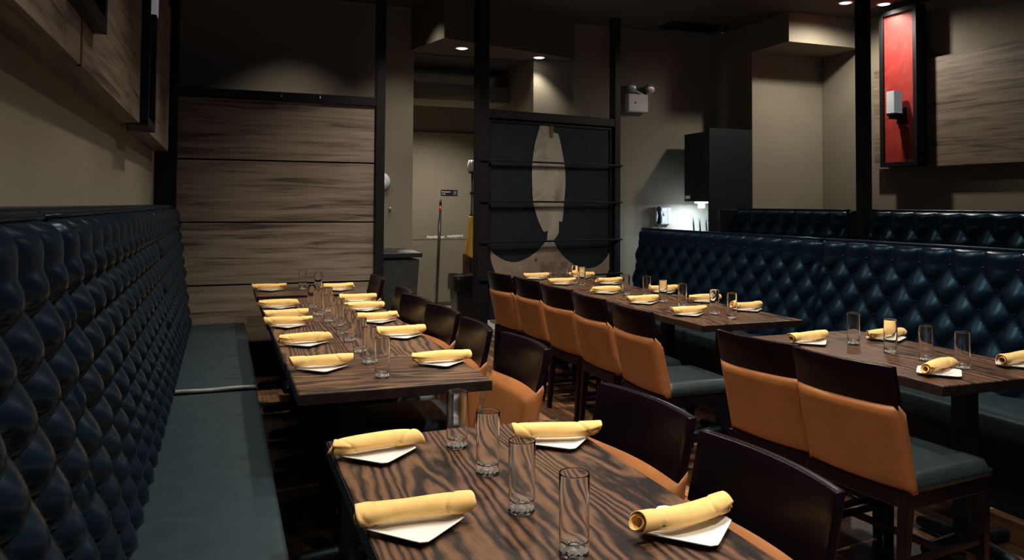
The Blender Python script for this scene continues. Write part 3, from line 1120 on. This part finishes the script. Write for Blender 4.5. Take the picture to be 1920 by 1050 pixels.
downlight((2.25, 7.50, 3.04), 'round downlight in the soffit, left one above the corridor', 10, 55)
downlight((3.16, 7.66, 3.04), 'round downlight in the soffit, right one close to the lit wall', 22, 52)
downlight((5.75, 6.00, CEIL), 'round ceiling light in front of the bulkhead, left of the dark post', 90, 84)
downlight((6.14, 5.90, CEIL), 'round ceiling light beside the top of the red panel', 26, 70)
spot('corridor_light', (2.7, 9.7, 3.0), 150, 66, WARM, 0.8)
spot('corridor_light', (2.5, 7.95, 3.02), 9, 66, WARM, 0.8)

# emergency light
t = thing('emergency_light', 'white emergency light box with two lamp heads high on the back wall', 'light', (4.40, YB, 2.52))
box('case', M['white'], -0.125, 0.125, -0.09, 0, 0, 0.20, t, 0.006)
MB().tube([(-0.04, -0.095, 0.10), (-0.04, -0.088, 0.10)], 0.012, 12).build('indicator', M['chrome'], t, smooth=True)
for sx in (-1, 1):
    h = MB()
    cx = -0.09 if sx < 0 else 0.15
    h.tube([(cx, -0.02, 0.275), (cx, -0.06, 0.272), (cx, -0.085, 0.268), (cx, -0.10, 0.265)], [0.03, 0.052, 0.06, 0.058], 20)
    hd = h.build('lamp_head', M['grey'], t, smooth=True)
    MB().lathe([(0, 0.0), (0.03, 0.002), (0.048, 0.0)], 20).build('lens', M['chrome'], hd, smooth=True)
    ln = hd.children[0]
    ln.rotation_euler = (radians(90), 0, 0)
    ln.location = (cx, -0.103, 0.265)
MB().tube([(-0.085, -0.05, 0.27), (0.09, -0.05, 0.20)], 0.010, 8).build('arm', M['white'], t, smooth=True)

# round white device on the pillar
t = thing('wall_alarm', 'round white wall alarm on the pillar right of the slatted partition', 'alarm', (1.50, YB, 1.682))
o = MB().lathe([(0, 0.045), (0.05, 0.043), (0.085, 0.03), (0.095, 0.012), (0.095, 0.0)], 36).build('housing', M['white'], t, smooth=True)
o.rotation_euler = (radians(90), 0, 0)
o2 = MB().lathe([(0, 0.004), (0.03, 0.003), (0.04, 0)], 24).build('lens', M['bluelit'], t, smooth=True)
o2.rotation_euler = (radians(90), 0, 0)
o2.location = (0, -0.043, 0)
k1 = MB().lathe([(0, 0.03), (0.012, 0.028), (0.016, 0.018), (0.008, 0.006), (0.012, 0.0)], 16).build('door_stop', M['chrome'], smooth=True, loc=(1.595, YB, 1.41))
k1.rotation_euler = (radians(90), 0, 0)
tag(k1, 'small round metal knob on the pillar below the white alarm', 'knob')

# sign on the corridor door
t = thing('door_sign', 'small black sign with white lettering on the corridor door', 'sign', (3.085, 10.86, 1.63))
box('plate', M['plastic'], -0.125, 0.125, -0.006, 0, -0.043, 0.043, t, 0.002)


def text(body, size, loc, parent):
    cu = bpy.data.curves.new('lettering', 'FONT')
    cu.body = body
    cu.size = size
    cu.extrude = 0.0008
    to = bpy.data.objects.new('lettering_source', cu)
    COL.objects.link(to)
    dg = bpy.context.evaluated_depsgraph_get()
    me = bpy.data.meshes.new_from_object(to.evaluated_get(dg))
    bpy.data.objects.remove(to)
    me.materials.clear()
    me.materials.append(M['white'])
    o = bpy.data.objects.new('lettering', me)
    COL.objects.link(o)
    o.parent = parent
    o.location = loc
    o.rotation_euler = (radians(90), 0, 0)
    return o


text('Employees', 0.031, (-0.112, -0.0068, 0.004), t)
text('Only', 0.028, (-0.112, -0.0068, -0.027), t)
ic = MB()
ic.tube([(0.085 + 0.030 * cos(2 * pi * k / 24), -0.007, 0.030 * sin(2 * pi * k / 24)) for k in range(25)], 0.002, 6)
ic.build('symbol_ring', M['grey'], t)
fg = MB()
fg.tube([(0.083, -0.0075, -0.016), (0.086, -0.0075, 0.002), (0.089, -0.0075, 0.012)], [0.003, 0.006, 0.004], 8)
fg.tube([(0.088, -0.0075, 0.016), (0.088, -0.0075, 0.0215)], 0.0035, 8)
fg.build('symbol_figure', M['white'], t)

# dome camera and ceiling vent
t = thing('dome_camera', 'small dark dome camera on the ceiling near the bulkhead', 'camera', (5.22, 7.28, CEIL))
MB().lathe([(0.07, 0.0), (0.07, -0.02), (0.06, -0.028)], 24).build('base', M['plastic'], t, smooth=True)
MB().lathe([(0.055, -0.028), (0.050, -0.055), (0.03, -0.075), (0, -0.082)], 24).build('dome', M['plastic'], t, smooth=True)
MB().lathe([(0.018, -0.078), (0.013, -0.086), (0.008, -0.083)], 16).build('lens_ring', M['white'], t, smooth=True)
t = thing('ceiling_vent', 'dark rectangular air vent in the ceiling before the back wall', 'vent', (4.95, 7.45, CEIL))
f = MB()
for a in ((-0.36, 0.36, -0.16, -0.13), (-0.36, 0.36, 0.13, 0.16), (-0.36, -0.33, -0.13, 0.13), (0.33, 0.36, -0.13, 0.13)):
    f.box(*a, -0.02, 0)
f.build('frame', M['frame'], t)
f = MB()
for k in range(9):
    y = -0.115 + k * 0.028
    f.box(-0.33, 0.33, y, y + 0.012, -0.016, -0.002)
f.build('slats', M['black'], t)

# ------------------------------------------------------------------ service station at the back right
t = thing('wall_cabinet', 'dark wall cabinet with full-height end panel above the lit counter', 'cabinet', (5.2, 7.1, 0))
box('end_panel', M['cab'], -0.28, 0.275, 0.0, 0.025, 0, 2.30, t, 0.002)
box('upper_box', M['cab'], -0.25, 0.275, 0.03, 0.495, 1.51, 2.27, t, 0.002)
for k in range(2):
    y = 0.03 + k * 0.234
    d = box('door', M['cab'], -0.272, -0.252, y, y + 0.23, 1.51, 2.27, t, 0.002)
    if k == 1:
        box('label_plate', M['white'], -0.275, -0.272, 0.38, 0.47, 1.54, 1.575, d)
t = thing('service_counter', 'service counter against the back wall under the dark cabinet', 'counter', (5.2, 7.46, 0))
box('worktop', M['white'], -0.25, 0.275, -0.33, 0.335, 1.10, 1.14, t, 0.003)
box('carcass', M['cab'], -0.22, 0.275, -0.33, 0.335, 0, 1.10, t, 0.002)
t = thing('under_cabinet_light', 'bright strip light under the dark wall cabinet', 'light', (5.15, 7.46, 1.51))
box('tube', M['lampcool'], -0.10, -0.07, -0.12, 0.12, -0.018, -0.004, t, 0.004)
area('station_light', (5.06, 7.50, 1.485), 19, 0.20, 0.18, (0.66, 0.83, 1.0), (5.06, 7.501, 0.5))
t = thing('router', 'network router with three upright antennas on the lit counter', 'router', (5.13, 7.55, 1.1402))
box('body', M['plastic'], -0.12, 0.13, -0.07, 0.07, 0, 0.035, t, 0.006)
for k, x in enumerate((-0.085, 0.0, 0.085)):
    MB().tube([(x, 0.03, 0.03), (x - 0.006, 0.03, 0.10), (x - 0.012, 0.03, 0.20)], [0.009, 0.010, 0.008], 8).build('antenna', M['black'], t, smooth=True)
MB().tube([(0.085, 0.03, 0.15), (0.16, 0.02, 0.145), (0.24, 0.02, 0.13)], 0.003, 6).build('cable', M['plastic'], t, smooth=True)
t = thing('soap_dispenser', 'small white dispenser hanging under the dark wall cabinet', 'dispenser', (5.09, 7.50, 1.432))
box('body', M['white'], -0.03, 0.03, -0.03, 0.03, 0.0, 0.075, t, 0.01)
MB().tube([(0, 0, 0.0), (0, 0, -0.02)], 0.008, 8).build('nozzle', M['grey'], t, smooth=True)

t = thing('wall_phone', 'black and grey desk phone mounted on the lit back wall', 'phone', (4.755, YB, 1.345))
box('base', M['grey'], -0.10, 0.10, -0.045, 0, -0.10, 0.10, t, 0.008)
box('display', M['white'], -0.03, 0.045, -0.048, -0.045, 0.055, 0.085, t, 0.001)
kp = MB()
for r in range(4):
    for c in range(3):
        kp.box(-0.022 + c * 0.018, -0.008 + c * 0.018, -0.050, -0.045, -0.075 + r * 0.017, -0.063 + r * 0.017)
kp.build('keypad', M['white'], t, bevel=0.001)
MB().tube([(0.008, -0.045, 0.015), (0.008, -0.052, 0.015)], 0.014, 16).build('dial', M['white'], t, smooth=True)
box('key_strip', M['white'], 0.06, 0.082, -0.049, -0.045, -0.09, 0.09, t, 0.001)
MB().tube([(-0.075, -0.06, 0.085), (-0.078, -0.085, 0.07), (-0.075, -0.09, 0.0), (-0.078, -0.085, -0.07), (-0.075, -0.06, -0.085)], [0.026, 0.028, 0.022, 0.028, 0.026], 14).build('handset', M['plastic'], t, smooth=True)
MB().tube([(-0.075, -0.06, -0.09), (-0.06, -0.05, -0.15), (-0.04, -0.05, -0.20), (-0.02, -0.05, -0.16), (-0.03, -0.03, -0.10)], 0.005, 8).build('cord', M['plastic'], t, smooth=True)

# ------------------------------------------------------------------ corridor things
t = thing('wheelie_bin', 'dark lidded bin standing beside the pillar behind the slatted partition', 'bin', (1.545, 7.42, 0))
MB().frustum((0, 0, 0.04), (0.17, 0.19), (0, 0, 0.94), (0.215, 0.24)).build('body', M['binplast'], t, bevel=0.02)
lid = MB()
lid.box(-0.235, 0.235, -0.265, 0.255, 0.96, 1.005)
lid.frustum((0, 0, 1.005), (0.21, 0.235), (0, 0, 1.025), (0.16, 0.18))
lid.build('lid', M['plastic'], t, bevel=0.008)
MB().tube([(-0.20, -0.255, 0.93), (-0.12, -0.24, 0.5), (-0.06, -0.22, 0.08)], 0.014, 8).build('lid_lever', M['plastic'], t, smooth=True)
for sx in (-1, 1):
    MB().tube([(sx * 0.15 - 0.02, 0.19, 0.06), (sx * 0.15 + 0.02, 0.19, 0.06)], 0.06, 20).build('wheel', M['plastic'], t, smooth=True)

t = thing('waste_bin', 'black open waste bin with a liner left of the dark art screen', 'bin', (2.725, 8.75, 0))
MB().frustum((0, 0, 0.0), (0.15, 0.13), (0, 0, 0.62), (0.195, 0.16)).build('body', M['plastic'], t, bevel=0.015)
lm = MB()


def liner(u, v):
    a = 2 * pi * u
    q = (abs(cos(a)) ** 6 + abs(sin(a)) ** 6) ** (-1 / 6)
    sx, sy = 0.205, 0.17
    prof = [(0.90, 0.50), (1.03, 0.64), (1.06, 0.60), (1.05, 0.47)]
    i = min(2, int(v * 3))
    f_ = v * 3 - i
    k = prof[i][0] * (1 - f_) + prof[i + 1][0] * f_
    z = prof[i][1] * (1 - f_) + prof[i + 1][1] * f_
    wob = 0.02 * noise.noise(Vector((3 * cos(a), 3 * sin(a), 4 * v)))
    return (sx * k * q * cos(a) * (1 + wob), sy * k * q * sin(a) * (1 + wob), z + 0.35 * wob + (0.02 * sin(9 * a) * v * v))


lm.grid(liner, 60, 15, True)
lm.build('bin_liner', M['bag'], t, smooth=True)

t = thing('broom', 'black broom handle with a red tip leaning upright before the corridor door', 'broom', (2.86, 10.55, 0))
MB().tube([(-0.04, -0.03, 0.06), (0.005, 0.05, 0.80), (0.045, 0.13, 1.36)], 0.017, 10).build('handle', M['plastic'], t, smooth=True)
MB().tube([(0.045, 0.13, 1.36), (0.05, 0.14, 1.44)], 0.020, 10).build('sleeve', M['redplast'], t, smooth=True)
MB().tube([(0.05, 0.14, 1.44), (0.054, 0.148, 1.50), (0.056, 0.152, 1.53)], [0.019, 0.017, 0.008], 10).build('grip', M['plastic'], t, smooth=True)
MB().box(-0.07, -0.01, -0.05, -0.01, 0.0, 0.07).build('head', M['plastic'], t, bevel=0.01)

t = thing('mop', 'mop pole with a white head standing upright behind the waste bin', 'mop', (2.825, 9.03, 0))
MB().tube([(0.0, 0, 0.02), (0.02, 0, 0.9), (0.03, 0.0, 1.88)], 0.013, 10).build('handle', M['plastic'], t, smooth=True)
mh = MB()
for k in range(9):
    a = 2 * pi * k / 9
    mh.tube([(0.03, 0, 1.98), (0.03 + 0.03 * cos(a), 0.03 * sin(a), 1.99), (0.03 + 0.045 * cos(a), 0.045 * sin(a), 1.92), (0.03 + 0.05 * cos(a), 0.05 * sin(a), 1.86)], [0.014, 0.02, 0.02, 0.014], 8)
mh.build('mop_head', M['white'], t, smooth=True)
MB().box(-0.01, 0.05, -0.02, 0.02, 1.84, 1.87).build('clamp', M['plastic'], t, bevel=0.004)
for z in (1.60, 1.33):
    MB().tube([(0.005, 0, z), (0.06, 0, z)], 0.022, 10).build('bracket', M['plastic'], t, smooth=True)

cl = MB()


def cloth(u, v):
    wdt = 0.10 + 0.06 * v
    x = -0.02 - 0.05 * v + (u - 0.2) * wdt * 1.5
    y = -0.03 - 0.012 * sin(12 * u + 2 * v) - 0.01 * v
    z = 0.46 * (1 - v) - 0.10 * (1 - abs(2 * u - 1)) * v + 0.10 * u * v - 0.08 * v * (u > 0.5)
    return (x, y, z)


cl.grid(cloth, 24, 20)
co = cl.build('cleaning_cloth', M['cyellow'], smooth=True, loc=(2.845, 8.98, 0.86))
md = co.modifiers.new('cloth', 'SOLIDIFY')
md.thickness = 0.006
tag(co, 'yellow cleaning cloth hanging beside the dark art screen', 'cloth')
bx_ = box('tool_board', M['brownwood'], -0.06, 0.10, 0.0, 0.03, 0.0, 0.86, None, 0.004)
bx_.location = (2.83, 9.10, 0.0)
tag(bx_, 'brown wooden board behind the yellow cleaning cloth', 'board')
